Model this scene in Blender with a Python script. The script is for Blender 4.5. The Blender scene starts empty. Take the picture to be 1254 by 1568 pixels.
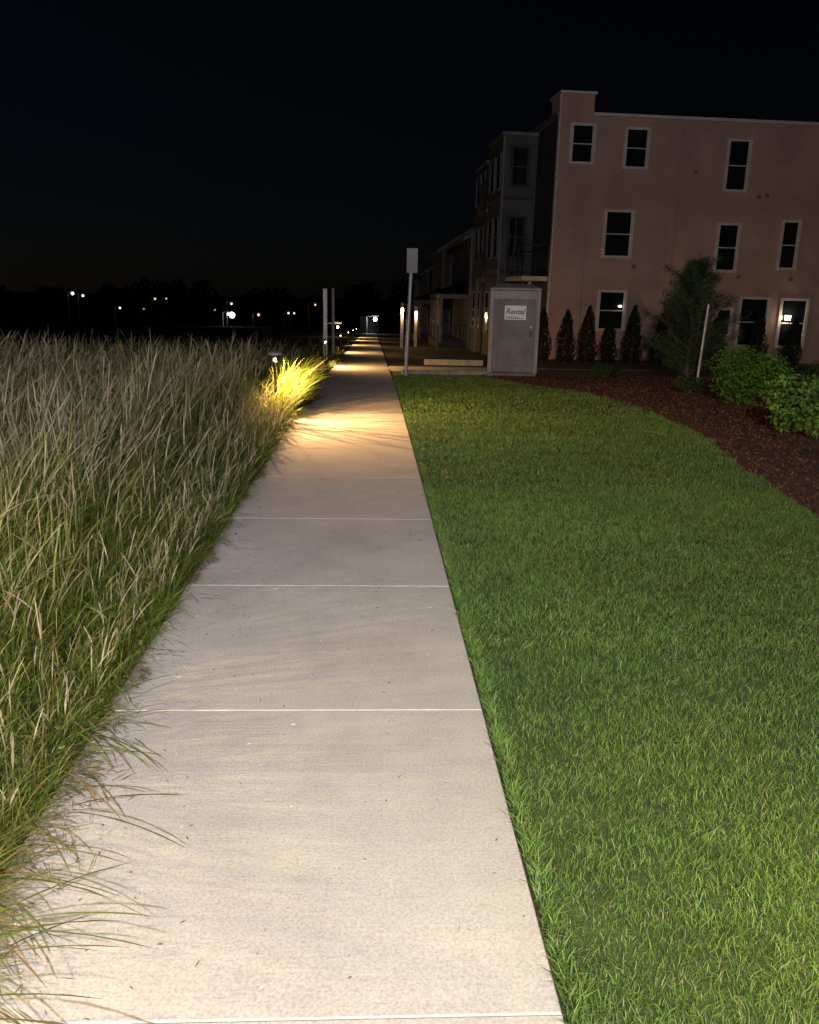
import bpy, math, random
import numpy as np
from mathutils import Vector, Matrix
rng=np.random.default_rng(7); random.seed(7)
S=bpy.context.scene
COL=S.collection

# ------------------------------------------------------------ terrain
def g(y):
    y=np.asarray(y,dtype=float)
    t=np.clip((np.minimum(y,320)-12)/3.0,-30,200)
    return -0.035*3.0*np.where(t>25,t,np.log1p(np.exp(np.minimum(t,25))))
def gf(y): return float(g(y))

# ------------------------------------------------------------ materials
def newmat(name):
    m=bpy.data.materials.new(name); m.use_nodes=True
    nt=m.node_tree; b=nt.nodes['Principled BSDF']; return m,nt,b
def N(nt,t,**k):
    n=nt.nodes.new(t)
    for a,v in k.items(): setattr(n,a,v)
    return n
def ramp(nt,stops):
    r=N(nt,'ShaderNodeValToRGB'); e=r.color_ramp.elements
    while len(e)<len(stops): e.new(0.5)
    for i,(p,c) in enumerate(stops):
        e[i].position=p; e[i].color=(*c,1)
    return r
def noisy(name,c1,c2,scale=5,rough=.8,bump=.2,bscale=60,metal=0,detail=6,stretch=None,lo=.35,hi=.65,spec=None,bdist=.01):
    m,nt,b=newmat(name)
    tc=N(nt,'ShaderNodeTexCoord'); src=tc.outputs['Object']
    if stretch:
        mp=N(nt,'ShaderNodeMapping'); mp.inputs['Scale'].default_value=stretch
        nt.links.new(src,mp.inputs['Vector']); src=mp.outputs[0]
    n=N(nt,'ShaderNodeTexNoise'); n.inputs['Scale'].default_value=scale; n.inputs['Detail'].default_value=detail
    nt.links.new(src,n.inputs['Vector'])
    r=ramp(nt,[(lo,c1),(hi,c2)]); nt.links.new(n.outputs['Fac'],r.inputs[0]); nt.links.new(r.outputs[0],b.inputs['Base Color'])
    b.inputs['Roughness'].default_value=rough; b.inputs['Metallic'].default_value=metal
    if spec is not None: b.inputs['Specular IOR Level'].default_value=spec
    if bump:
        n2=N(nt,'ShaderNodeTexNoise'); n2.inputs['Scale'].default_value=bscale; n2.inputs['Detail'].default_value=4
        nt.links.new(src,n2.inputs['Vector'])
        bp=N(nt,'ShaderNodeBump'); bp.inputs['Strength'].default_value=bump; bp.inputs['Distance'].default_value=bdist
        nt.links.new(n2.outputs['Fac'],bp.inputs['Height']); nt.links.new(bp.outputs[0],b.inputs['Normal'])
    return m
def emis(name,c,s):
    m,nt,b=newmat(name); b.inputs['Base Color'].default_value=(.8,.8,.8,1)
    b.inputs['Emission Color'].default_value=(*c,1); b.inputs['Emission Strength'].default_value=s
    return m
def foliage(name,trans=.3,rough=.55,spec=.3):
    m,nt,b=newmat(name)
    a=N(nt,'ShaderNodeAttribute',attribute_name='Col')
    nt.links.new(a.outputs['Color'],b.inputs['Base Color']); b.inputs['Roughness'].default_value=rough
    b.inputs['Specular IOR Level'].default_value=spec
    if trans>0:
        t=N(nt,'ShaderNodeBsdfTranslucent'); nt.links.new(a.outputs['Color'],t.inputs['Color'])
        mx=N(nt,'ShaderNodeMixShader'); mx.inputs[0].default_value=trans
        o=nt.nodes['Material Output']
        nt.links.new(b.outputs[0],mx.inputs[1]); nt.links.new(t.outputs[0],mx.inputs[2]); nt.links.new(mx.outputs[0],o.inputs[0])
    return m
M_fol=foliage('foliage_mat',.3,.6,.15)
M_lawn=foliage('lawn_mat',0,.55,.22)
M_chip=foliage('bark_chip_mat',0,.9,.1)
M_soil=noisy('field_soil',(.018,.02,.008),(.05,.045,.02),3,.95,.8,30,bdist=.03)
M_lawnsoil=noisy('lawn_soil',(.02,.035,.008),(.04,.06,.015),8,.95,.5,60)
M_mulch=noisy('mulch_mat',(.025,.010,.006),(.08,.034,.02),40,.95,1,70,bdist=.03)
M_white=noisy('white_trim',(.50,.44,.41),(.62,.56,.52),4,.5,.05)
M_wall=noisy('stucco_pink',(.37,.235,.20),(.47,.305,.26),.8,.9,.35,90,bdist=.008)
M_grey=noisy('grey_siding',(.060,.062,.07),(.09,.092,.10),1.2,.8,.2,60)
M_dgrey=noisy('dark_siding',(.030,.032,.038),(.05,.052,.06),1.2,.8,.2,60)
M_dtrim=noisy('dull_trim',(.12,.115,.11),(.17,.165,.16),3,.6,.1)
M_roof=noisy('roof_shingle',(.02,.02,.022),(.05,.05,.05),12,.9,.6,40)
M_black=noisy('black_metal',(.012,.012,.012),(.03,.03,.03),9,.4,.05,metal=.6)
M_glass=noisy('window_glass',(.006,.008,.010),(.014,.016,.02),.7,.06,.0)
M_wood=noisy('grey_timber',(.22,.19,.15),(.36,.32,.26),6,.8,.4,80,stretch=(1,1,.15))
M_galv=noisy('galvanised',(.30,.30,.31),(.42,.42,.42),10,.5,.05,metal=.4)
M_plast=noisy('grey_plastic',(.10,.095,.095),(.16,.15,.15),2.5,.55,.2,40)
M_plast2=noisy('grey_plastic_light',(.17,.16,.16),(.24,.23,.23),3,.5,.1,40)
M_bark=noisy('bark',(.05,.03,.02),(.12,.08,.05),20,.9,.8,50)
M_blue=noisy('blue_print',(.02,.03,.12),(.03,.05,.18),5,.5,0)
M_label=noisy('label_white',(.6,.6,.62),(.7,.7,.72),5,.4,0)
M_bulbw=emis('bulb_warm',(1,.55,.2),40)

def concrete():
    m,nt,b=newmat('concrete_mat'); L=nt.links.new
    tc=N(nt,'ShaderNodeTexCoord')
    big=N(nt,'ShaderNodeTexNoise'); big.inputs['Scale'].default_value=1.6; big.inputs['Detail'].default_value=9; big.inputs['Roughness'].default_value=.68
    L(tc.outputs['Object'],big.inputs['Vector'])
    r=ramp(nt,[(.3,(.36,.338,.335)),(.7,(.50,.468,.455))]); L(big.outputs['Fac'],r.inputs[0])
    mp=N(nt,'ShaderNodeMapping'); mp.inputs['Scale'].default_value=(2.0,80,1); L(tc.outputs['Object'],mp.inputs['Vector'])
    st=N(nt,'ShaderNodeTexNoise'); st.inputs['Scale'].default_value=1; st.inputs['Detail'].default_value=5; st.inputs['Distortion'].default_value=.3; L(mp.outputs[0],st.inputs['Vector'])
    fine=N(nt,'ShaderNodeTexNoise'); fine.inputs['Scale'].default_value=120; fine.inputs['Detail'].default_value=5; L(tc.outputs['Object'],fine.inputs['Vector'])
    rs=ramp(nt,[(.3,(.95,.95,.95)),(.7,(1.02,1.02,1.02))]); L(st.outputs['Fac'],rs.inputs[0])
    rf=ramp(nt,[(.25,(.70,.70,.70)),(.6,(1.05,1.05,1.05))]); L(fine.outputs['Fac'],rf.inputs[0])
    m1=N(nt,'ShaderNodeMixRGB',blend_type='MULTIPLY'); m1.inputs[0].default_value=1; L(r.outputs[0],m1.inputs[1]); L(rs.outputs[0],m1.inputs[2])
    m2=N(nt,'ShaderNodeMixRGB',blend_type='MULTIPLY'); m2.inputs[0].default_value=1; L(m1.outputs[0],m2.inputs[1]); L(rf.outputs[0],m2.inputs[2])
    v=N(nt,'ShaderNodeTexVoronoi'); v.inputs['Scale'].default_value=12; L(tc.outputs['Object'],v.inputs['Vector'])
    rv=ramp(nt,[(.0,(.30,.27,.25)),(.07,(1,1,1))]); L(v.outputs['Distance'],rv.inputs[0])
    m3=N(nt,'ShaderNodeMixRGB',blend_type='MULTIPLY'); m3.inputs[0].default_value=.65; L(m2.outputs[0],m3.inputs[1]); L(rv.outputs[0],m3.inputs[2])
    L(m3.outputs[0],b.inputs['Base Color']); b.inputs['Roughness'].default_value=.85
    ad=N(nt,'ShaderNodeMath',operation='ADD'); L(st.outputs['Fac'],ad.inputs[0]); L(fine.outputs['Fac'],ad.inputs[1])
    bp=N(nt,'ShaderNodeBump'); bp.inputs['Strength'].default_value=.25; bp.inputs['Distance'].default_value=.003
    L(ad.outputs[0],bp.inputs['Height']); L(bp.outputs[0],b.inputs['Normal'])
    return m
M_conc=concrete()
M_joint=noisy('joint_mat',(.36,.33,.31),(.48,.44,.42),20,.8,.1)

# ------------------------------------------------------------ mesh helpers
class MB:
    def __init__(s): s.v=[];s.f=[];s.m=[];s.mats=[]
    def mi(s,m):
        if m not in s.mats: s.mats.append(m)
        return s.mats.index(m)
    def quad(s,a,m):
        i=len(s.v); s.v+=a; s.f.append(tuple(range(i,i+len(a)))); s.m.append(s.mi(m))
    def box(s,x0,x1,y0,y1,z0,z1,m):
        i=len(s.v)
        s.v+=[(x0,y0,z0),(x1,y0,z0),(x1,y1,z0),(x0,y1,z0),(x0,y0,z1),(x1,y0,z1),(x1,y1,z1),(x0,y1,z1)]
        for q in [(0,3,2,1),(4,5,6,7),(0,1,5,4),(1,2,6,5),(2,3,7,6),(3,0,4,7)]:
            s.f.append(tuple(i+k for k in q)); s.m.append(s.mi(m))
    def cyl(s,p0,p1,r0,r1,m,n=12,cap=True):
        p0=Vector(p0);p1=Vector(p1);d=(p1-p0).normalized()
        a=d.orthogonal().normalized();b=d.cross(a);i=len(s.v)
        for p,r in((p0,r0),(p1,r1)):
            for k in range(n):
                t=2*math.pi*k/n; s.v.append(tuple(p+a*math.cos(t)*r+b*math.sin(t)*r))
        for k in range(n):
            k2=(k+1)%n; s.f.append((i+k,i+k2,i+n+k2,i+n+k)); s.m.append(s.mi(m))
        if cap:
            s.f.append(tuple(i+k for k in range(n))[::-1]); s.m.append(s.mi(m))
            s.f.append(tuple(i+n+k for k in range(n))); s.m.append(s.mi(m))
    def obj(s,name,parent=None,bevel=0,loc=(0,0,0)):
        me=bpy.data.meshes.new(name); me.from_pydata(s.v,[],s.f)
        for m in s.mats: me.materials.append(m)
        me.polygons.foreach_set('material_index',s.m); me.update()
        o=bpy.data.objects.new(name,me); COL.objects.link(o); o.location=loc
        if parent: o.parent=parent
        if bevel:
            b=o.modifiers.new('b','BEVEL'); b.width=bevel; b.segments=2; b.limit_method='ANGLE'
        return o
def empty(name,loc,rot=0):
    e=bpy.data.objects.new(name,None); COL.objects.link(e); e.location=loc; e.rotation_euler=(0,0,rot); e.empty_display_size=.2; return e
def npmesh(name,V,F,C,mat,parent=None,loc=(0,0,0)):
    me=bpy.data.meshes.new(name); n=len(V); m,k=F.shape
    me.vertices.add(n); me.vertices.foreach_set('co',V.astype(np.float32).ravel())
    me.loops.add(m*k); me.loops.foreach_set('vertex_index',F.astype(np.int32).ravel())
    me.polygons.add(m); me.polygons.foreach_set('loop_start',(np.arange(m)*k).astype(np.int32))
    me.update(calc_edges=True)
    ca=me.color_attributes.new('Col','FLOAT_COLOR','POINT')
    ca.data.foreach_set('color',np.c_[C,np.ones(n)].astype(np.float32).ravel())
    me.materials.append(mat)
    o=bpy.data.objects.new(name,me); COL.objects.link(o); o.location=loc
    if parent: o.parent=parent
    return o
def ribbons(x,y,z,h,w,ang,lean,droop,levels,wprof,colf):
    n=len(x); t=np.linspace(0,1,levels)[None,:]
    h=h[:,None]; lean=lean[:,None]; droop=droop[:,None]
    off=h*lean*t**1.8
    zz=z[:,None]+h*(t-droop*t**3)
    cx=x[:,None]+np.cos(ang)[:,None]*off; cy=y[:,None]+np.sin(ang)[:,None]*off
    sa=rng.uniform(0,2*math.pi,n)[:,None]
    ww=(w[:,None]*wprof[None,:])/2
    V=np.zeros((n,levels,2,3))
    for s,sg in((0,-1),(1,1)):
        V[:,:,s,0]=cx+sg*np.cos(sa)*ww; V[:,:,s,1]=cy+sg*np.sin(sa)*ww; V[:,:,s,2]=zz
    base=(np.arange(n)*levels*2)[:,None]; l=np.arange(levels-1)[None,:]*2
    a=base+l
    F=np.stack([a,a+1,a+3,a+2],-1).reshape(-1,4)
    C=colf(np.repeat(t,n,0))
    C=np.repeat(C[:,:,None,:],2,2)
    return V.reshape(-1,3),F,C.reshape(-1,3)
def merge(parts):
    V=[];F=[];C=[];o=0
    for v,f,c in parts:
        V.append(v);F.append(f+o);C.append(c);o+=len(v)
    return np.concatenate(V),np.concatenate(F),np.concatenate(C)
def leaves(P,L,W,C,up=.0):
    n=len(P); d=rng.normal(size=(n,3)); d[:,2]+=up; d/=np.linalg.norm(d,axis=1)[:,None]
    e=rng.normal(size=(n,3)); s=np.cross(d,e); s/=np.linalg.norm(s,axis=1)[:,None]
    L=np.broadcast_to(L,(n,))[:,None]; W=np.broadcast_to(W,(n,))[:,None]
    nn=np.cross(d,s)
    V=np.stack([P-d*L/2,P+s*W/2+nn*W*.15,P+d*L/2,P-s*W/2+nn*W*.15],1).reshape(-1,3)
    F=np.arange(n*4).reshape(-1,4)
    return V,F,np.repeat(C,4,0)
def lfn(x,y,s=1.0,o=0):
    return (np.sin(x*1.7*s+o)+np.sin(y*2.3*s+1.3+o)+np.sin((x+y)*3.1*s+2*o)+np.sin((x-1.7*y)*1.1*s+4+o))/4

# ------------------------------------------------------------ ground sheet
ys=np.concatenate([np.arange(-30,60,1.0),np.arange(60,340,10),np.array([340,500,900,1500])])
xs=np.array([-1500,-500,-200,-80,-30,-10,-4,-1.2,0,2,5,10,30,80,200,500,1500])
X,Y=np.meshgrid(xs,ys); V=np.stack([X.ravel(),Y.ravel(),g(Y.ravel())],1)
nx=len(xs); F=[]
for j in range(len(ys)-1):
    for i in range(nx-1): a=j*nx+i; F.append((a,a+1,a+1+nx,a+nx))
npmesh('ground',V,np.array(F),np.ones((len(V),3)),M_soil)

# ------------------------------------------------------------ path
PL,PR=-1.035,.46
SL=1.45
mb=MB()
y0=1.53-SL*8
while y0<95:
    y1=y0+SL; gz=.0015
    a,b=y0+gz,y1-gz; za,zb=gf(y0)+.03,gf(y1)+.03
    ch=.0035
    T=[(PL+ch,a+ch,za),(PR-ch,a+ch,za),(PR-ch,b-ch,zb),(PL+ch,b-ch,zb)]
    O=[(PL,a,za-ch),(PR,a,za-ch),(PR,b,zb-ch),(PL,b,zb-ch)]
    B=[(p[0],p[1],p[2]-.09) for p in O]
    mb.quad(T,M_conc)
    for i in range(4):
        j=(i+1)%4
        mb.quad([O[i],O[j],T[j],T[i]],M_joint if i in(0,2) else M_conc)
        mb.quad([B[i],B[j],O[j],O[i]],M_conc)
    y0=y1
mb.obj('concrete_path')
mb=MB(); y0,y1=21.6,23.1
for i in range(5):
    xa=PR+.01+i*1.5; mb.box(xa+.004,xa+1.496,y0,y1,gf(22)-.1,gf(22.3)+.03,M_conc)
mb.obj('side_walkway',bevel=.006)
mb=MB()
mb.box(.75,3.0,20.5,20.64,gf(20.5)-.05,gf(20.5)+.10,M_wood); mb.box(1.6,3.4,25.2,25.35,gf(25)-.05,gf(25)+.16,M_wood)
mb.obj('timber_edging',bevel=.01)

# ------------------------------------------------------------ lawn + mulch sheets
by=[-12,0,3,5.87,8.2,10.9,13.8,15.5,17,18.6,19.8]; bx=[1.8,2.75,3.1,3.44,3.85,4.31,4.36,4.1,3.5,2.9,2.6]
def bnd(y): return np.interp(y,by,bx)+.04*np.sin(np.asarray(y)*2.1)+.025*np.sin(np.asarray(y)*5.3)
mb=MB()
st=np.arange(-12,19.81,.4)
for a,b in zip(st[:-1],st[1:]):
    mb.quad([(PR+.03,a,gf(a)+.006),(float(bnd(a)),a,gf(a)+.006),(float(bnd(b)),b,gf(b)+.006),(PR+.03,b,gf(b)+.006)],M_lawnsoil)
mb.obj('lawn_soil')
mb=MB()
for a,b in zip(st[:-1],st[1:]):
    xa,xb=float(bnd(a)),float(bnd(b))
    mb.quad([(xa,a,gf(a)+.008),(xa+.25,a,gf(a)+.05),(xb+.25,b,gf(b)+.05),(xb,b,gf(b)+.008)],M_mulch)
    mb.quad([(xa+.25,a,gf(a)+.05),(30,a,gf(a)+.07),(30,b,gf(b)+.07),(xb+.25,b,gf(b)+.05)],M_mulch)
for a in np.arange(19.6,30,.8):
    b=a+.8; mb.quad([(4.2,a,gf(a)+.05),(30,a,gf(a)+.07),(30,b,gf(b)+.07),(4.2,b,gf(b)+.05)],M_mulch)
mb.obj('mulch_bed')
n=34000; yy=1+19*rng.random(n)**.8; xx=bnd(yy)+.0+rng.random(n)**1.3*6; 
zz=g(yy)+.012+np.clip((xx-bnd(yy))/.25,0,1)*.045+rng.random(n)*.015
c=np.array([.095,.042,.025])*rng.uniform(.3,1.5,(n,1)); c[rng.random(n)<.05]*=1.8
sc=rng.uniform(.02,.06,n)
V,F,C=leaves(np.stack([xx,yy,zz],1),sc,sc*.4,c); npmesh('mulch_chips',V,F,C,M_chip)

# ------------------------------------------------------------ lawn grass
def lawncol(x,y,n,f=1):
    a=(lfn(x,y,.9)+1)/2; b=(lfn(x,y,2.7,2)+1)/2; c3=(lfn(x,y,.55,5)+1)/2; d4=(lfn(x,y,7.3,.7)+1)/2
    base=np.array([.070,.150,.033])[None]*(.55+.6*a[:,None]+.3*d4[:,None])
    yel=np.array([.175,.21,.038])[None]
    mixf=np.clip(.02+.5*b*rng.random(n)+.35*c3*rng.random(n),0,1)[:,None]
    c=base*(1-mixf)+yel*mixf
    c*=rng.uniform(.5,1.5,(n,1))
    dry=rng.random(n)<.04; c[dry]=np.array([.28,.26,.14])
    return c
parts=[]
def lawn(n,ya,yb,xmaxf,w,h,lv=3):
    y=ya+(yb-ya)*rng.random(n); xm=np.minimum(bnd(y)+.02,xmaxf(y)); x=PR+.015+(xm-PR-.015)*rng.random(n)
    c=lawncol(x,y,n)
    hh=h*rng.uniform(.5,1.25,n)*(1+.3*lfn(x,y,4)+.2*lfn(x,y,9)); 
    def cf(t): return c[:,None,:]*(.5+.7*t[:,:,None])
    ang=rng.uniform(0,2*math.pi,n)
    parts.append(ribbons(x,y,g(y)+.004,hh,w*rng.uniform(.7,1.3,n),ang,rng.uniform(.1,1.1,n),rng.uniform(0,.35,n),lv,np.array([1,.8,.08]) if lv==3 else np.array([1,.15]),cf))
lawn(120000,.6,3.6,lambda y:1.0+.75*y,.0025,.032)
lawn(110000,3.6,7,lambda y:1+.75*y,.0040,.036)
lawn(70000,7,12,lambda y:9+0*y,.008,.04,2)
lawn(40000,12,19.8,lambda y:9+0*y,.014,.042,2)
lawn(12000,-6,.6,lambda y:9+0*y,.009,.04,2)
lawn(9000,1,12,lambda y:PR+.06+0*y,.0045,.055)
V,F,C=merge(parts); npmesh('lawn_grass',V,F,C,M_lawn)

# ------------------------------------------------------------ tall grass
LX,LY=-1.26,10.9
parts=[]
def edgeh(x,y):
    d=PL-.02-x
    e=.36+.64*np.clip(d/.8,0,1)
    return e*np.interp(y,[1.2,3,6,14,20],[.75,.92,1,.92,.72])
def tallcol(x,y,n):
    a=(lfn(x,y,1.3,1)+1)/2
    gr=np.array([.085,.155,.022]); ol=np.array([.165,.195,.035]); tan=np.array([.28,.23,.12])
    r=rng.random(n)
    c=np.where((r<.50)[:,None],gr,np.where((r<.88)[:,None],ol,tan))
    return c*rng.uniform(.55,1.45,(n,1))*(.75+.5*a[:,None])
def nolamp(x,y):
    return (np.hypot(x-LX,y-LY)>.15)&~((x>LX)&(np.abs(y-LY)<.06))
def tall(n,xa,xb,ya,yb,w,hs,frac,lv=6,pw=1.0):
    y=ya+(yb-ya)*rng.random(n); x=xa-(xa-xb)*rng.random(n)**pw
    keep=(rng.random(n)<(.55+.5*lfn(x,y,3.3,.5)))&nolamp(x,y); x=x[keep];y=y[keep];n=len(x)
    c=tallcol(x,y,n); e=edgeh(x,y)
    hv=(1+.22*lfn(x,y,2.1,3)+.12*lfn(x,y,5.1,1))
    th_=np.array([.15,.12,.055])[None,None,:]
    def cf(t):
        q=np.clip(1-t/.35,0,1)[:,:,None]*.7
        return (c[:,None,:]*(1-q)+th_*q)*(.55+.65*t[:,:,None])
    ang=np.where(rng.random(n)<.3,rng.normal(0,.8,n),rng.uniform(0,2*math.pi,n))
    h=hs*e*hv*rng.uniform(.3,.90,n)
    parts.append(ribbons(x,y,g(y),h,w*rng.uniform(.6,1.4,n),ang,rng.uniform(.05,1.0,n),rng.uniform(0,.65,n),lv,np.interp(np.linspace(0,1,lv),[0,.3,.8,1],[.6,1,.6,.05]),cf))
    m=int(n*frac); i=rng.integers(0,n,m); xs_,ys_=x[i]+rng.normal(0,.03,m),y[i]+rng.normal(0,.03,m)
    xs_=np.minimum(xs_,PL-.04); h=hs*edgeh(xs_,ys_)*(1+.22*lfn(xs_,ys_,2.1,3))*rng.uniform(.75,1.3,m)
    hc=np.where((rng.random(m)<.65)[:,None],np.array([.33,.285,.20]),np.array([.19,.19,.08]))*rng.uniform(.5,1.3,(m,1))
    stc=np.array([.15,.18,.05])[None]*rng.uniform(.7,1.3,(m,1))
    lv2=13
    wp=np.array([.3,.28,.27,.26,.25,.25,.25,.24,.7,1.15,.5,.95,.08])
    def cf2(t):
        k=(t>.66)[:,:,None]; return np.where(k,hc[:,None,:],stc[:,None,:]*(.4+.7*t[:,:,None]))
    ang=np.where(rng.random(m)<.5,rng.normal(.1,.9,m),rng.uniform(0,2*math.pi,m))
    ln=rng.uniform(.05,.6,m)**1.3; dr=rng.uniform(0,.35,m)
    parts.append(ribbons(xs_,ys_,g(ys_),h,w*1.6*rng.uniform(.6,1.3,m),ang,ln,dr,lv2,wp,cf2))
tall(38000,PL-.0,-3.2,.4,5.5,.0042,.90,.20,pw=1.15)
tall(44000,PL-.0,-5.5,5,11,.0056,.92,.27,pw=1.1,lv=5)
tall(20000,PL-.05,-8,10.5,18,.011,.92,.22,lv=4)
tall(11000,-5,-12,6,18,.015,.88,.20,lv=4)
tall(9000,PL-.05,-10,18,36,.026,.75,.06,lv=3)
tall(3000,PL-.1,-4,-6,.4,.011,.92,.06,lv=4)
def edgegrass(n,ya,yb,w,hmin,hmax,sd=.8,xo=0):
    y=rng.uniform(ya,yb,n); keep=rng.random(n)<(.4+.8*lfn(y*1.3,y,2.2,1)); y=y[keep]; n=len(y)
    x=PL-.01+xo-np.abs(rng.normal(0,.08,n)); c=tallcol(x,y,n)*1.05
    ang=rng.normal(0,sd,n)
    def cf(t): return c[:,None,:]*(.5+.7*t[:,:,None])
    h=rng.uniform(hmin,hmax,n)
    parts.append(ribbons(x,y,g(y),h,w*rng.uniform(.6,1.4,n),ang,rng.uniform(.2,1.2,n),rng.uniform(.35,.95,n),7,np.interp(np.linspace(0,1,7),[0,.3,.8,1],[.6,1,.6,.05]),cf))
edgegrass(4200,.5,6,.0040,.05,.26,1.0)
edgegrass(2800,6,14,.007,.10,.42)
edgegrass(900,14,30,.015,.12,.4)
n=1500; y=rng.normal(1.55,.22,n); x=PL-.02-np.abs(rng.normal(0,.05,n)); c=tallcol(x,y,n)*np.array([1.1,1,.9])
parts.append(ribbons(x,y,g(y)+.02,rng.uniform(.08,.26,n),.0036*rng.uniform(.6,1.4,n),rng.normal(.15,.9,n),rng.uniform(.4,1.7,n),rng.uniform(.3,.88,n),8,np.interp(np.linspace(0,1,8),[0,.3,.8,1],[.6,1,.6,.05]),lambda t:c[:,None,:]*(.5+.7*t[:,:,None])))
for cy_,nn_ in((.4,1000),(-.45,300),(1.2,600)):
    n=nn_; y=rng.normal(LY+cy_,.38,n); x=PL-.02-np.abs(rng.normal(0,.16,n)); kk=nolamp(x,y); x=x[kk];y=y[kk];n=len(x)
    c=tallcol(x,y,n)
    parts.append(ribbons(x,y,g(y),rng.uniform(.4,1.02,n)*(1 if cy_>0 else .8),.009*rng.uniform(.6,1.4,n),rng.normal(0,.9,n),rng.uniform(.1,.7,n),rng.uniform(.1,.5,n),6,np.interp(np.linspace(0,1,6),[0,.3,.8,1],[.6,1,.7,.05]),lambda t:c[:,None,:]*(.5+.7*t[:,:,None])))
V,F,C=merge(parts); npmesh('tall_grass',V,F,C,M_fol)

cl=46; cy=rng.uniform(1.3,7,cl); cx=PL-.06-np.abs(rng.normal(0,.12,cl)); n=1800; i=rng.integers(0,cl,n)
P=np.stack([cx[i]+rng.normal(0,.06,n),cy[i]+rng.normal(0,.08,n),.02+np.abs(rng.normal(0,.06,n))],1)
V,F,C=leaves(P,.032,.014,np.array([[.09,.14,.035]])*rng.uniform(.4,1.5,(n,1))); npmesh('edge_weeds',V,F,C,M_fol)
n=6500; y=rng.uniform(1.0,9,n); x=PL+.05-np.abs(rng.normal(0,.10,n))-.02; x+=.08*lfn(y,y*2,1.7); x+=rng.exponential(.05,n)*(y<3)
a=rng.uniform(0,math.pi,n); L=rng.uniform(.02,.12,n); z=.012+.03*rng.random(n); z=np.where(x>PL,.034+.01*rng.random(n),z)
d=np.stack([np.cos(a),np.sin(a),rng.normal(0,.12,n)],1); s=np.stack([-np.sin(a),np.cos(a),0*a],1); P=np.stack([x,y,z],1); W=rng.uniform(.001,.002,n)[:,None]
V=np.stack([P-d*L[:,None]/2,P+s*W,P+d*L[:,None]/2,P-s*W],1).reshape(-1,3)
c=np.array([[.20,.15,.09]])*rng.uniform(.4,1.5,(n,1)); npmesh('dead_grass_thatch',V,np.arange(n*4).reshape(-1,4),np.repeat(c,4,0),M_chip)
parts=[]
def stalks(n,ya,yb,h0,h1,l0,l1):
    y=rng.uniform(ya,yb,n); x=PL-.02-np.abs(rng.normal(0,.06,n)); 
    c=np.where((rng.random(n)<.5)[:,None],np.array([.20,.15,.08]),np.array([.13,.17,.05]))*rng.uniform(.5,1.3,(n,1))
    ang=rng.normal(0,.8,n); h=rng.uniform(h0,h1,n)
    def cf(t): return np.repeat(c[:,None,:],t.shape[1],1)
    wp=np.array([.6,.6,.55,.5,.5,.45,.45,.4,1.9,1.1,2.0,1.2,1.6,.1])
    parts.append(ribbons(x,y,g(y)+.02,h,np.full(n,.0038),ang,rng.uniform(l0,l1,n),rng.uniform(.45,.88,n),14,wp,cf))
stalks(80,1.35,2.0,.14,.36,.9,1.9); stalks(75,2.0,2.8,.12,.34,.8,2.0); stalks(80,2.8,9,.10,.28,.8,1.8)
V,F,C=merge(parts); npmesh('dry_grass_stalks',V,F,C,M_fol)
n=520; y=1.2+9*rng.random(n)**1.4; x=rng.uniform(PL+.02,PR-.02,n); q=rng.random(n)<.5
x[q]=PL+np.abs(rng.normal(0,.2,q.sum())); x=np.clip(x,PL,PR-.02)
L=rng.uniform(.006,.026,n); L[rng.random(n)<.10]*=2.5; a=rng.uniform(0,math.pi,n)
d=np.stack([np.cos(a),np.sin(a),0*a],1); s=np.stack([-np.sin(a),np.cos(a),0*a],1); W=rng.uniform(.001,.0024,n)
P=np.stack([x,y,g(y)+.033],1); up=np.array([[0,0,.002]])
V=np.stack([P-d*L[:,None]/2,P+s*W[:,None]+up,P+d*L[:,None]/2,P-s*W[:,None]],1).reshape(-1,3)
c=np.where((rng.random(n)<.75)[:,None],np.array([.10,.08,.045]),np.array([.7,.67,.6]))
npmesh('grass_clippings',V,np.arange(n*4).reshape(-1,4),np.repeat(c,4,0),M_chip)

# ------------------------------------------------------------ path lights
def light(name,kind,loc,power,col,radius,parent=None):
    l=bpy.data.lights.new(name,kind); l.energy=power; l.color=col
    if kind!='SUN': l.shadow_soft_size=radius
    o=bpy.data.objects.new(name,l); COL.objects.link(o); o.location=loc
    if parent: o.parent=parent
    return o
def path_light(x,y,p,h=.76,col=(1,.56,.20),side=1,tilt=50,cone=165):
    e=empty('path_light',(x,y,gf(y)))
    mb=MB(); mb.cyl((0,0,-.1),(0,0,h-.10),.018,.018,M_black); mb.cyl((0,0,0),(0,0,.02),.05,.05,M_black)
    mb.box(-side*.028-.004,-side*.028+.004,-.05,.05,h-.10,h-.01,M_black)
    mb.cyl((0,0,h-.105),(0,0,h-.10),.028,.028,M_black); mb.obj('post',e)
    mb=MB(); mb.cyl((0,0,h-.012),(0,0,h+.012),.10,.085,M_galv,20); mb.cyl((0,0,h+.012),(0,0,h+.03),.085,.02,M_galv,20); mb.obj('cap',e)
    mb=MB(); mb.cyl((0,0,h-.095),(0,0,h-.06),.010,.010,M_bulbw,10); mb.obj('bulb',e)
    l=light('lamp','SPOT',(side*.02,0,h-.035),p,col,.012,e); l.data.spot_size=math.radians(cone); l.data.spot_blend=.6
    l.rotation_euler=(0,-side*math.radians(tilt),0)
path_light(LX,LY,820,h=.90,col=(1,.55,.20),tilt=45,cone=175)
for y,p in((22.5,480),(33.5,300),(44.5,240),(56,240),(67,240)): path_light(-1.25,y,p)
path_light(-1.32,1.15,42,col=(1,.68,.22),tilt=40)
path_light(1.72,1.42,80,col=(1,.82,.16),side=-1,tilt=40)
path_light(-2.75,2.6,210,h=1.0,col=(1,.84,.22),tilt=35)  # added unseen lamp in the meadow, gives the left grass its yellow glow

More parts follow.
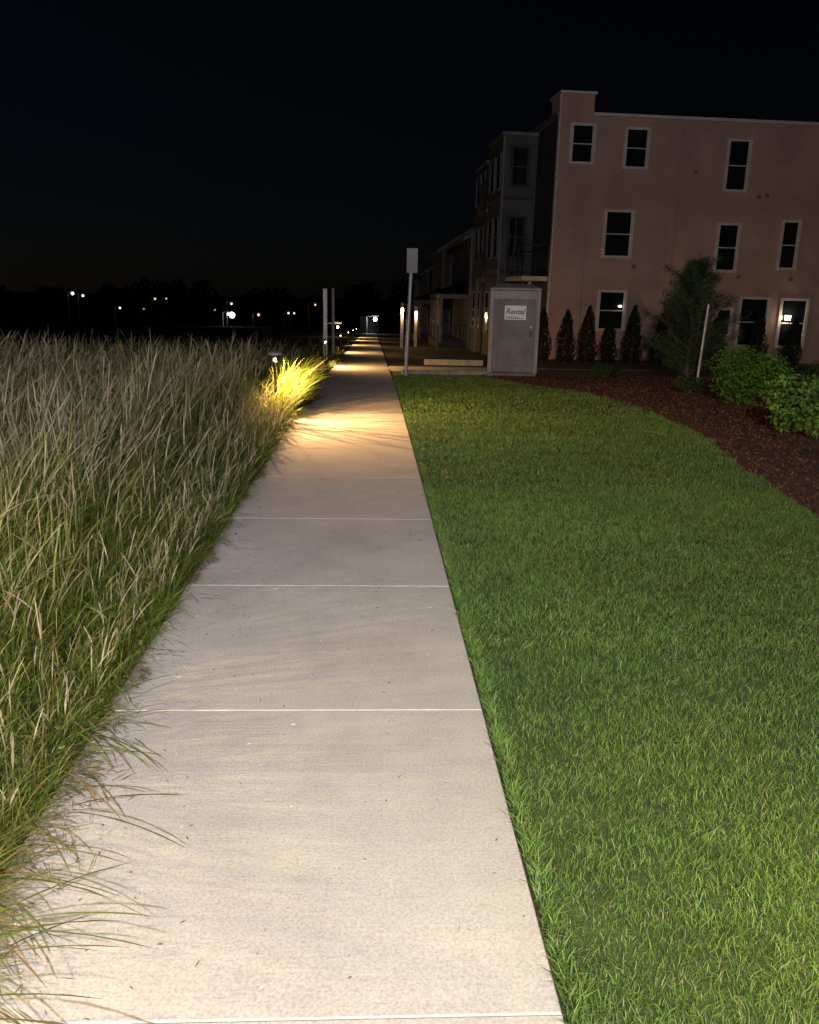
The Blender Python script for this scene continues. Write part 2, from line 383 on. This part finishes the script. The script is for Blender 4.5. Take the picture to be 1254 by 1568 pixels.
e=empty('street_lamp',(-2.6,-4.6,0)); hl=4.7
mb=MB(); mb.cyl((0,0,-.2),(0,0,hl),.07,.05,M_galv,16); mb.cyl((0,0,0),(0,0,.3),.14,.11,M_galv,16); mb.cyl((0,0,hl-.1),(2.2,0,hl+.2),.035,.03,M_galv); mb.obj('pole',e)
mb=MB(); mb.box(1.9,2.6,-.17,.17,hl+.16,hl+.3,M_galv); mb.obj('head',e,.03)
mb=MB(); mb.box(2.0,2.5,-.12,.12,hl+.13,hl+.157,emis('lamp_white',(1,.93,.86),30)); mb.obj('lens',e)
light('lamp','POINT',(2.25,0,hl),5000,(1,.93,.92),.08,e)
light('phone_torch','POINT',(.06,-.10,1.74),150,(1,.95,.90),.012)

def far_lamp(x,y,z,col,s,r,name='street_lamp',pw=0):
    gz=gf(y); e=empty(name,(x,y,gz)); h=z-gz
    mb=MB(); mb.cyl((0,0,-.3),(0,0,h+.3),.11,.07,M_galv,8); mb.cyl((0,0,h+.3),(.9,0,h+.35),.05,.05,M_galv,6); mb.box(.6,1.3,-.2,.2,h+.28,h+.42,M_galv); mb.obj('pole',e)
    mb=MB(); mt=emis('far_bulb',col,s); 
    for i in range(4):
        a0=-math.pi/2+math.pi*i/4; a1=a0+math.pi/4
        mb.cyl((.95,0,h+math.sin(a0)*r),(.95,0,h+math.sin(a1)*r),max(.01,math.cos(a0)*r),max(.01,math.cos(a1)*r),mt,10,False)
    mb.obj('lamp_globe',e)
    if pw: light('lamp','POINT',(.95,-r-.3,h),pw,col,.2,e)
W_=(1,.97,.9);O_=(1,.6,.25);G_=(.9,1,.6)
for a in [(-63.5,180,0,W_,3,.34),(-61.4,180,-.4,W_,1.6,.27),(-51,170,-2.5,W_,1.6,.22),(-51.6,200,-1,O_,1.3,.26),(-49,200,-.9,O_,.9,.22),
          (-25.7,150,-.9,G_,1.5,.2),(-26,152,-2.9,W_,14,.52),(-27.2,155,-2.8,W_,3,.26),(-21,150,-2.7,(1,.3,.8),2.4,.24),(-18.7,180,-3.1,W_,1.6,.22),(-17.5,180,-3.1,G_,1,.22),
          (-9,120,-.3,O_,2,.13),(-36,190,-3,O_,.6,.2),(-57,210,-3.6,O_,.4,.25)]:
    far_lamp(*a)
far_lamp(-.6,92,-1.25,W_,40,.20,pw=25)
far_lamp(-3.8,70,-1.25,O_,25,.10,pw=50)

# ------------------------------------------------------------ posts & sign
def wpost(x,y,h,w,m):
    e=empty('wooden_post',(x,y,gf(y))); mb=MB(); mb.box(-w/2,w/2,-w/2,w/2,-.3,h,m); mb.box(-w/2-.012,w/2+.012,-w/2-.012,w/2+.012,h,h+.025,m); mb.obj('shaft',e,.006)
wpost(-1.55,28,2.25,.13,M_label); wpost(-1.36,29.6,2.33,.09,M_plast2)
e=empty('sign_post',(.80,19.6,gf(19.6)))
mb=MB(); mb.cyl((0,0,-.3),(.10,0,2.9),.045,.045,M_galv,12); mb.obj('pole',e)
mb=MB(); mb.box(-.02,.23,-.08,-.045,2.36,2.9,M_plast2); mb.box(.0,.21,-.084,-.08,2.39,2.87,M_plast2); mb.obj('sign_panel',e,.008)
mb=MB(); mb.box(.06,.14,-.045,-.02,2.45,2.5,M_galv); mb.box(.06,.14,-.045,-.02,2.75,2.8,M_galv); mb.obj('brackets',e)

# ------------------------------------------------------------ portable toilet
e=empty('portable_toilet',(3.40,20.1,gf(20.1)+.02),math.radians(-7))
w=.54; H=2.02
mb=MB(); mb.box(-w-.03,w+.03,-w-.03,w+.03,0,.12,M_plast); mb.box(-w-.05,-w+.15,-w-.05,w+.05,-.06,0,M_wood); mb.box(w-.15,w+.05,-w-.05,w+.05,-.06,0,M_wood); mb.obj('base',e,.015)
mb=MB(); mb.box(-w,w,-w+.02,w,.12,H,M_plast); mb.obj('cabin',e,.03)
mb=MB()
for sx in(-1,1):
    mb.box(sx*w-.045,sx*w+.045,-w-.015,-w+.07,.12,H,M_plast2)
mb.box(-w+.046,w-.046,-w-.012,-w+.0,H-.2,H-.004,M_plast2); mb.obj('door_frame',e,.012)
mb=MB(); mb.box(-w+.075,w-.075,-w-.004,-w+.019,.16,H-.225,M_plast)
for i in range(4): mb.box(-.34,.34,-w-.012,-w-.0045,.3+i*.1,.33+i*.1,M_plast)
mb.box(-.38,-.35,-w-.014,-w-.0045,.25,1.25,M_plast); mb.box(.35,.38,-w-.014,-w-.0045,.25,1.25,M_plast); mb.obj('door',e,.006)
mb=MB(); mb.box(.36,.42,-w-.05,-w-.015,.98,1.12,M_black); mb.cyl((.39,-w-.015,1.2),(.39,-w-.03,1.2),.03,.03,M_white); mb.obj('latch',e)
mb=MB()
for i in range(5): mb.box(w,w+.012,-.35,.35,1.62+i*.05,1.645+i*.05,M_black)
for i in range(5): mb.box(-w-.012,-w,-.35,.35,1.62+i*.05,1.645+i*.05,M_black)
mb.obj('vents',e)
mb=MB(); 
mb.v=[(-w-.05,-w-.05,H),(w+.05,-w-.05,H),(w+.05,w+.05,H),(-w-.05,w+.05,H),(-w-.05,-w-.05,H+.06),(w+.05,-w-.05,H+.06),(w+.05,w+.05,H+.06),(-w-.05,w+.05,H+.06),(-w+.15,-w+.2,H+.15),(w-.15,-w+.2,H+.15),(w-.15,w-.2,H+.15),(-w+.15,w-.2,H+.15)]
mb.f=[(0,3,2,1),(0,1,5,4),(1,2,6,5),(2,3,7,6),(3,0,4,7),(4,5,9,8),(5,6,10,9),(6,7,11,10),(7,4,8,11),(8,9,10,11)]; mb.m=[mb.mi(M_plast2)]*10
mb.obj('roof',e,.02)
mb=MB(); mb.cyl((.35,.3,H+.1),(.35,.3,H+.22),.05,.05,M_plast2); mb.obj('vent_pipe',e)
mb=MB(); mb.box(-.24,.26,-w-.010,-w-.005,1.36,1.68,M_label)
mb.box(-.2,.2,-w-.013,-w-.010,1.385,1.40,M_blue); mb.box(-.2,.1,-w-.013,-w-.010,1.42,1.432,M_blue); mb.obj('label',e)
fc=bpy.data.curves.new('lettering','FONT'); fc.body='Rental'; fc.size=.17; fc.extrude=.001; fc.offset=.003; fc.shear=.3; fo=bpy.data.objects.new('lettering',fc); COL.objects.link(fo); fc.materials.append(M_blue)
fo.parent=e; fo.location=(-.22,-w-.013,1.49); fo.rotation_euler=(math.pi/2,0,0)

# ------------------------------------------------------------ buildings
def window(mb,gl,u0,u1,z0,z1,v=0,mull=True,rail=True,t=.09,M_white=M_white):
    f=.045
    mb.box(u0-t,u0,v-f,v,z0-t,z1+t,M_white); mb.box(u1,u1+t,v-f,v,z0-t,z1+t,M_white)
    mb.box(u0,u1,v-f,v,z1,z1+t,M_white); mb.box(u0-.0,u1+.0,v-f-.02,v,z0-t,z0,M_white)
    s=.035
    gl.box(u0,u1,v-.012,v-.002,z0,z1,M_glass)
    if rail: mb.box(u0,u1,v-.03,v-.0125,(z0+z1)/2-s/2,(z0+z1)/2+s/2,M_white)
    mb.box(u0,u0+s,v-.027,v-.0125,z0,z1,M_white); mb.box(u1-s,u1,v-.027,v-.0125,z0,z1,M_white)
k=1.07
gb=gf(30)
e=empty('apartment_building',(6.30,30,gb),math.radians(3))
def Z(z): return 1.65+(z-1.65)*k-gb
H=Z(7.19)
mb=MB(); mb.box(0,19,0,11.5,-.5,H,M_wall); mb.obj('walls',e)
mb=MB(); mb.box(0.003,1.15,-.06,1.2,0,Z(7.80),M_wall); mb.obj('corner_pier',e)
tr=MB(); tr.box(1.153,19.1,-.10,.15,H,H+.10,M_white); tr.box(-.06,1.20,-.12,1.25,Z(7.80),Z(7.80)+.08,M_white)
tr.box(-.10,.0,.10,11.6,H,H+.10,M_dtrim)
tr.box(-.05,0.0,-.10,.08,0,Z(7.78),M_white); tr.obj('roof_trim',e)
fr=MB(); gl=MB()
for (a,b,c,d) in [(.42,1.10,5.82,6.88),(2.22,2.92,5.74,6.84),(5.68,6.36,5.16,6.62),(1.75,2.62,2.98,4.34),(5.65,6.32,2.62,4.04),(7.88,8.42,2.74,4.19),
                  (1.74,2.6,.62,1.8),(6.72,7.68,.15,1.68),(8.2,9.1,.15,1.66),(5.95,6.4,.5,1.3),(10.6,11.6,5.2,6.6),(10.6,11.6,2.7,4.1),(13,14,5.2,6.6),(13,14,2.7,4.1),(10.4,11.4,.2,1.7)]:
    v=-.06 if b<1.15 else 0
    window(fr,gl,a*k,b*k,Z(c),Z(d),v)
fr.obj('window_frames',e); gl.obj('window_glass',e)
mb=MB(); mb.cyl((4.35,-.05,.2),(4.35,-.05,H-.1),.022,.022,M_wall,8); 
for u_,z_ in((7.3,4.9),(7.6,4.95),(2.95,2.6),(8.9,2.3),(4.9,5.6),(6.9,2.35)): mb.box(u_,u_+.14,-.035,-.001,Z(z_),Z(z_)+.12,M_dtrim)
mb.obj('downpipe_and_vents',e)
mb=MB(); mb.cyl((8.98,-.16,Z(1.02)),(8.98,-.16,Z(1.16)),.10,.10,emis('reflection_glow',(1,.85,.6),25),12); mb.box(8.90,9.06,-.06,-.02,Z(1.0),Z(1.2),M_black); mb.obj('window_reflection',e)  # added glowing disc and plate, standing in for a lamp reflected in the window
mb=MB(); mb.cyl((2.45*k,-.1,Z(1.33)),(2.45*k,-.1,Z(1.39)),.05,.05,emis('reflection_glow2',(1,.9,.75),6),12); mb.obj('window_reflection_small',e)  # small glowing disc imitates a reflection in the ground-floor glass, no fixture here
mb=MB(); mb.box(-1.30,-.001,2.9,5.6,-.5,Z(7.0),M_grey); mb.box(-1.0,-.001,7.6,10.4,-.5,Z(6.7),M_dgrey); mb.obj('side_bays',e)
mb=MB(); mb.box(-.02,-.001,.1,2.85,-.3,H-.05,M_dgrey); mb.box(-.02,-.001,5.65,7.55,-.3,H-.05,M_dgrey); mb.box(-.02,-.001,10.45,11.5,-.3,H-.05,M_dgrey); mb.obj('side_cladding',e)
tr=MB(); tr.box(-1.38,-.022,2.8,5.7,Z(7.0),Z(7.0)+.12,M_dtrim); tr.box(-1.08,-.022,7.5,10.5,Z(6.7),Z(6.7)+.12,M_dtrim)
tr.box(-1.33,-1.25,2.86,2.899,0,Z(7),M_dtrim)
for zz in(2.4,4.9):
    tr.box(-1.25,-.08,2.87,2.899,Z(zz),Z(zz)+.12,M_dgrey); tr.box(-1.33,-1.302,2.9,5.6,Z(zz),Z(zz)+.14,M_dtrim)
tr.obj('bay_trim',e)
fr=MB(); gl=MB()
for z0,z1 in((3.0,4.3),(5.4,6.6)): window(fr,gl,-.95,-.35,Z(z0),Z(z1),2.9,M_white=M_dgrey)
fr.obj('bay_window_frames',e); gl.obj('bay_window_glass',e)
for (lx,ly) in((-1.303,5.6),(-1.003,10.4)):
    fr=MB(); gl=MB()
    for z0,z1 in((.3,1.7),(3.0,4.3),(5.3,6.4)):
        for u_ in(.35,1.55): window(fr,gl,u_,u_+.8,Z(z0),Z(z1),0,M_white=M_dtrim)
    for o in(fr.obj('side_window_frames',e,loc=(lx,ly,0)),gl.obj('side_window_glass',e,loc=(lx,ly,0))): o.rotation_euler=(0,0,-math.pi/2)
def balcony(bz,y0,y1,depth,deckm):
    mb=MB(); mb.box(-depth,-.06,y0,y1,bz,bz+.16,deckm); mb.obj('balcony_deck',e,.008)
    mb=MB(); zt=bz+1.2; a=-depth+.01
    mb.box(a,-.06,y0+.02,y0+.06,zt,zt+.05,M_black); mb.box(a,a+.04,y0+.02,y1-.05,zt+.002,zt+.052,M_black)
    for i in range(8): mb.box(a+.06,-.06,y0+.03,y0+.05,bz+.27+i*.115,bz+.285+i*.115,M_black); mb.box(a+.01,a+.03,y0+.06,y1-.05,bz+.27+i*.115,bz+.285+i*.115,M_black)
    for x in np.linspace(a,-.1,3): mb.box(x,x+.045,y0+.015,y0+.065,bz+.16,zt,M_black)
    for y in np.linspace(y0+.8,y1-.1,3): mb.box(a-.005,a+.045,y,y+.045,bz+.16,zt,M_black)
    mb.obj('balcony_railing',e)
balcony(Z(2.12),.1,2.85,1.0,M_white); balcony(Z(2.12),5.7,7.5,1.35,M_dtrim); balcony(Z(4.7),5.7,7.5,1.35,M_dtrim)
mb=MB(); mb.box(-1.0,-.9,.1,.2,-.3,Z(2.12),M_dgrey); mb.box(-1.33,-1.23,7.38,7.48,-.3,Z(2.12),M_dtrim); mb.obj('balcony_posts',e)

def house(x,y,wd,dp,hb,hr,wall,rot=0):
    e=empty('gabled_house',(x,y,gf(y)),rot)
    mb=MB(); mb.box(0,wd,0,dp,-.5,hb,wall)
    mb.quad([(0,0,hb),(wd,0,hb),(wd/2,0,hr-.1)],wall); mb.quad([(0,dp,hb),(wd/2,dp,hr-.1),(wd,dp,hb)],wall); mb.obj('walls',e)
    mb=MB(); o=.4; sl=(hr-hb)/(wd/2)
    for s in(0,1):
        xe=-o if s==0 else wd+o; ze=hb-o*sl
        a=[(xe,-o,ze),(wd/2,-o,hr),(wd/2,dp+o,hr),(xe,dp+o,ze)]
        mb.quad(a,M_roof); mb.quad([(p[0],p[1],p[2]+.15) for p in a][::-1],M_roof)
    mb.obj('roof',e)
    mb=MB()
    for s in(0,1):
        xe=-o if s==0 else wd+o; ze=hb-o*sl
        mb.quad([(xe,-o-.01,ze-.03),(wd/2,-o-.01,hr-.03),(wd/2,-o-.01,hr+.18),(xe,-o-.01,ze+.18)],M_dtrim)
    mb.box(-o-.02,-o,-o,dp+o,hb-o*sl-.05,hb-o*sl+.15,M_dtrim)
    mb.box(-.03,.1,-.03,-.001,0,hb,M_dtrim); mb.box(.1,wd,-.03,-.001,hb*.5,hb*.5+.15,M_dtrim)
    mb.obj('trim',e)
    fr=MB(); gl=MB()
    for a in(.6,2.3,4.0):
        for z in(.9,hb*.5+.7): window(fr,gl,a,a+.9,z,z+1.3,-.003,M_white=M_dtrim)
    fr.obj('window_frames',e); gl.obj('window_glass',e)
    mb=MB(); ph=2.5
    mb.box(-1.5,-.001,.6,dp-1,ph,ph+.22,M_dtrim); mb.quad([(-1.6,.5,ph+.23),(-1.6,dp-.9,ph+.23),(0,dp-.9,ph+.8),(0,.5,ph+.8)],M_roof)
    for yy in np.linspace(.7,dp-1.2,4): mb.box(-1.45,-1.3,yy,yy+.15,-.2,ph,M_dtrim)
    mb.box(-1.5,-.001,.6,dp-1,-.3,.25,M_dgrey); mb.obj('porch',e)
    mb=MB()
    for i in range(24):
        yy=.8+i*(dp-2)/24; mb.box(-1.42,-1.39,yy,yy+.03,.25,1.15,M_black)
    for i in range(10): mb.box(-1.3+i*.13,-1.27+i*.13,.65,.68,.25,1.15,M_black)
    mb.box(-1.44,-1.37,.7,dp-1.1,1.15,1.2,M_black); mb.box(-1.37,0,.63,.7,1.15,1.2,M_black); mb.obj('porch_railing',e)
    return e
house(5.0,43.5,6,9,5.6,7.3,M_dgrey)
house(4.6,56,6,9,6.0,7.9,M_grey)
house(4.5,69,6,9,5.4,7.4,M_dgrey)
house(4.5,82,6,9,5.4,7.4,M_grey)
e=empty('garden_shed',(-.4,98,gf(98))); mb=MB(); mb.box(-1,1.2,0,4,-.3,1.9,M_grey); mb.obj('walls',e); mb=MB(); mb.quad([(-1.2,-.2,1.9),(1.4,-.2,1.9),(1.4,2,2.5),(-1.2,2,2.5)],M_roof); mb.quad([(-1.2,4.2,1.9),(-1.2,2,2.5),(1.4,2,2.5),(1.4,4.2,1.9)],M_roof); mb.obj('roof',e); mb=MB(); mb.box(-.2,.6,-.05,-.01,0,1.7,M_dtrim); mb.obj('door',e)
def porch_light(x,y,h,p):
    e=empty('porch_post_light',(x,y,gf(y))); mb=MB(); mb.box(-.07,.07,-.07,.07,-.2,h,M_white); mb.obj('column',e)
    mb=MB(); mb.box(-.05,.05,-.17,-.08,h-.45,h-.25,M_bulbw); mb.box(-.07,.07,-.19,-.071,h-.25,h-.22,M_black); mb.obj('lantern',e)
    light('lamp','POINT',(0,-.28,h-.5),p,(1,.6,.3),.03,e)
porch_light(1.50,42,2.2,24); porch_light(2.35,45,2.1,18)

# ------------------------------------------------------------ shrubs and trees
def shrub(name,x,y,rx,rz,n,col,L,lobes=14):
    gz=gf(y)+.05; e=empty(name,(x,y,gz))
    mb=MB()
    for i in range(9):
        a=random.uniform(0,6.28); r=random.uniform(.3,.75)
        mb.cyl((0,0,-.05),(rx*r*math.cos(a),rx*r*math.sin(a),rz*random.uniform(.9,1.5)),.018,.006,M_bark,6)
    mb.obj('stems',e)
    th=rng.uniform(0,6.28,lobes); rr=rx*np.sqrt(rng.random(lobes))*.75; zz=rz*(.55+rng.random(lobes)*.85)*(1-.35*(rr/rx))
    cs=np.stack([rr*np.cos(th),rr*np.sin(th),zz],1)
    i=rng.integers(0,lobes,n); d=rng.normal(size=(n,3)); d/=np.linalg.norm(d,axis=1)[:,None]
    rad=(rng.random(n)**.45)[:,None]*np.array([[rx*.42,rx*.42,rz*.55]])*rng.uniform(.7,1.15,lobes)[i][:,None]
    P=cs[i]+d*rad; P[:,2]=np.maximum(P[:,2],.03)
    lt=rng.uniform(.6,1.4,lobes)[i][:,None]
    C=np.array([col])*lt*rng.uniform(.6,1.35,(n,1))
    V,F,CC=leaves(P,L*rng.uniform(.7,1.3,n),L*.5,C); npmesh('leaves',V,F,CC,M_fol,e)
shrub('green_shrub',6.40,13.6,.80,.60,7500,(.075,.19,.025),.055,20)
shrub('green_shrub',5.50,9.9,.66,.50,3400,(.10,.19,.035),.085,12)
shrub('green_shrub',8.0,13.0,.6,.5,3200,(.05,.10,.02),.06)
shrub('green_shrub',6.1,15.6,.35,.22,1200,(.04,.08,.02),.06,8)
shrub('green_shrub',5.6,19.5,.4,.22,1200,(.04,.08,.02),.06,8)
shrub('green_shrub',9.4,16.5,.6,.5,2600,(.04,.08,.02),.06,10)
def arbor(x,y,h,r):
    e=empty('arborvitae',(x,y,gf(y)+.05)); mb=MB(); mb.cyl((0,0,-.1),(0,0,h*.9),.03,.008,M_bark,8); mb.obj('trunk',e)
    n=1800; t=rng.random(n)**1.2; a=rng.uniform(0,6.28,n)
    prof=np.interp(t,[0,.15,.45,.8,1],[.75,1,.9,.5,.08])*r*(1+.2*np.sin(a*3+t*9+x)); q=np.sqrt(rng.uniform(.3,1.15,n))
    P=np.stack([prof*q*np.cos(a),prof*q*np.sin(a),.06+t*h],1)
    C=np.array([[.014,.022,.011]])*rng.uniform(.5,1.5,(n,1)); V,F,CC=leaves(P,.10,.035,C,up=1.6); npmesh('foliage',V,F,CC,M_fol,e)
for x,h in((5.62,1.75),(6.42,1.72),(7.14,1.78),(7.85,1.55),(8.65,1.75),(11.5,1.6),(12.9,1.7),(14.1,1.6),(9.6,1.6)): arbor(x,27.4,h*random.uniform(.93,1.07),random.uniform(.25,.31))
def pine(x,y,h,r):
    e=empty('pine_tree',(x,y,gf(y)+.05)); mb=MB(); mb.cyl((0,0,-.1),(.04,0,h*.95),.05,.01,M_bark,10)
    Ps=[];Cs=[]
    for w in range(15):
        zf=.06+.86*w/14
        br=r*np.interp(zf,[.06,.3,.65,1],[.85,1.05,.72,.15])
        for b in range(8):
            a=random.uniform(0,6.28); l=br*random.uniform(.5,1.25); z0=h*zf*.92+random.uniform(-.08,.08)
            rise=l*random.uniform(.3,.8)
            p1=np.array([l*math.cos(a),l*math.sin(a),z0+rise]); p0=np.array([0,0,z0])
            mb.cyl(tuple(p0),tuple(p1),.012,.004,M_bark,5)
            m=170; t=rng.random(m)**.7; P=p0+(p1-p0)*t[:,None]+rng.normal(0,.05,(m,3))
            Ps.append(P); Cs.append(np.array([[.045,.085,.038]])*random.uniform(.5,1.5)*rng.uniform(.6,1.4,(m,1)))
    mb.obj('trunk_and_limbs',e)
    P=np.concatenate(Ps);C=np.concatenate(Cs); V,F,CC=leaves(P,.12,.011,C,up=.7); npmesh('needles',V,F,CC,M_fol,e)
pine(7.18,18.6,2.95,1.0)
e=empty('tree_stake',(7.0,17.5,gf(17.5))); mb=MB(); mb.cyl((0,0,-.2),(.08,0,1.75),.03,.028,M_galv,10); mb.cyl((.07,0,1.5),(.3,.9,1.5),.006,.006,M_black,6); mb.obj('stake',e)

Ps=[];Cs=[]
for i in range(120):
    X_=random.uniform(-190,60); Y_=random.uniform(230,300); hh=random.uniform(7,12.5)*(1.0+.15*math.sin(X_*.07)); rr=random.uniform(3,6.5)
    gz=gf(Y_); m=260; d=rng.normal(size=(m,3)); d/=np.linalg.norm(d,axis=1)[:,None]; d*=(rng.random(m)**.33)[:,None]
    P=np.array([X_,Y_,gz+hh*.55])+d*np.array([rr,rr,hh*.5]); Ps.append(P); Cs.append(np.full((m,3),.03)*rng.uniform(.5,1.4,(m,1)))
P=np.concatenate(Ps);C=np.concatenate(Cs)*np.array([.9,1.1,.6]); V,F,CC=leaves(P,1.7,1.1,C); npmesh('distant_trees',V,F,CC,M_chip)

# ------------------------------------------------------------ sky
w=bpy.data.worlds.new('World'); S.world=w; w.use_nodes=True; nt=w.node_tree
bg=nt.nodes['Background']; sky=N(nt,'ShaderNodeTexSky',sky_type='NISHITA'); sky.sun_disc=False
sky.sun_elevation=math.radians(12); sky.sun_rotation=math.radians(-60); sky.air_density=1.0; sky.dust_density=.3; sky.ozone_density=3
mx=N(nt,'ShaderNodeMixRGB',blend_type='MULTIPLY'); mx.inputs[0].default_value=1; mx.inputs[2].default_value=(.62,.60,.78,1)
nt.links.new(sky.outputs[0],mx.inputs[1]); nt.links.new(mx.outputs[0],bg.inputs[0]); bg.inputs[1].default_value=.00075
sun=light('moon','SUN',(0,0,30),.005,(.8,.85,1),0); sun.data.angle=math.radians(.5); sun.rotation_euler=(math.radians(35),math.radians(-20),0)

# ------------------------------------------------------------ camera
cam=bpy.data.cameras.new('camera'); co=bpy.data.objects.new('camera',cam); COL.objects.link(co); S.camera=co
cam.sensor_fit='HORIZONTAL'; cam.sensor_width=36; cam.lens=36; cam.clip_end=3000; cam.clip_start=.05
th=math.radians(14.99); ps=math.radians(2.84); ro=.022
f=Vector((math.sin(ps)*math.cos(th),math.cos(ps)*math.cos(th),-math.sin(th)))
r=f.cross(Vector((0,0,1))).normalized(); u=r.cross(f)
u2=u*math.cos(ro)-r*math.sin(ro); r2=r*math.cos(ro)+u*math.sin(ro)
co.matrix_world=Matrix(((r2.x,u2.x,-f.x,0),(r2.y,u2.y,-f.y,0),(r2.z,u2.z,-f.z,1.65),(0,0,0,1)))
S.view_settings.view_transform='Standard'; S.view_settings.look='None'; S.view_settings.exposure=0
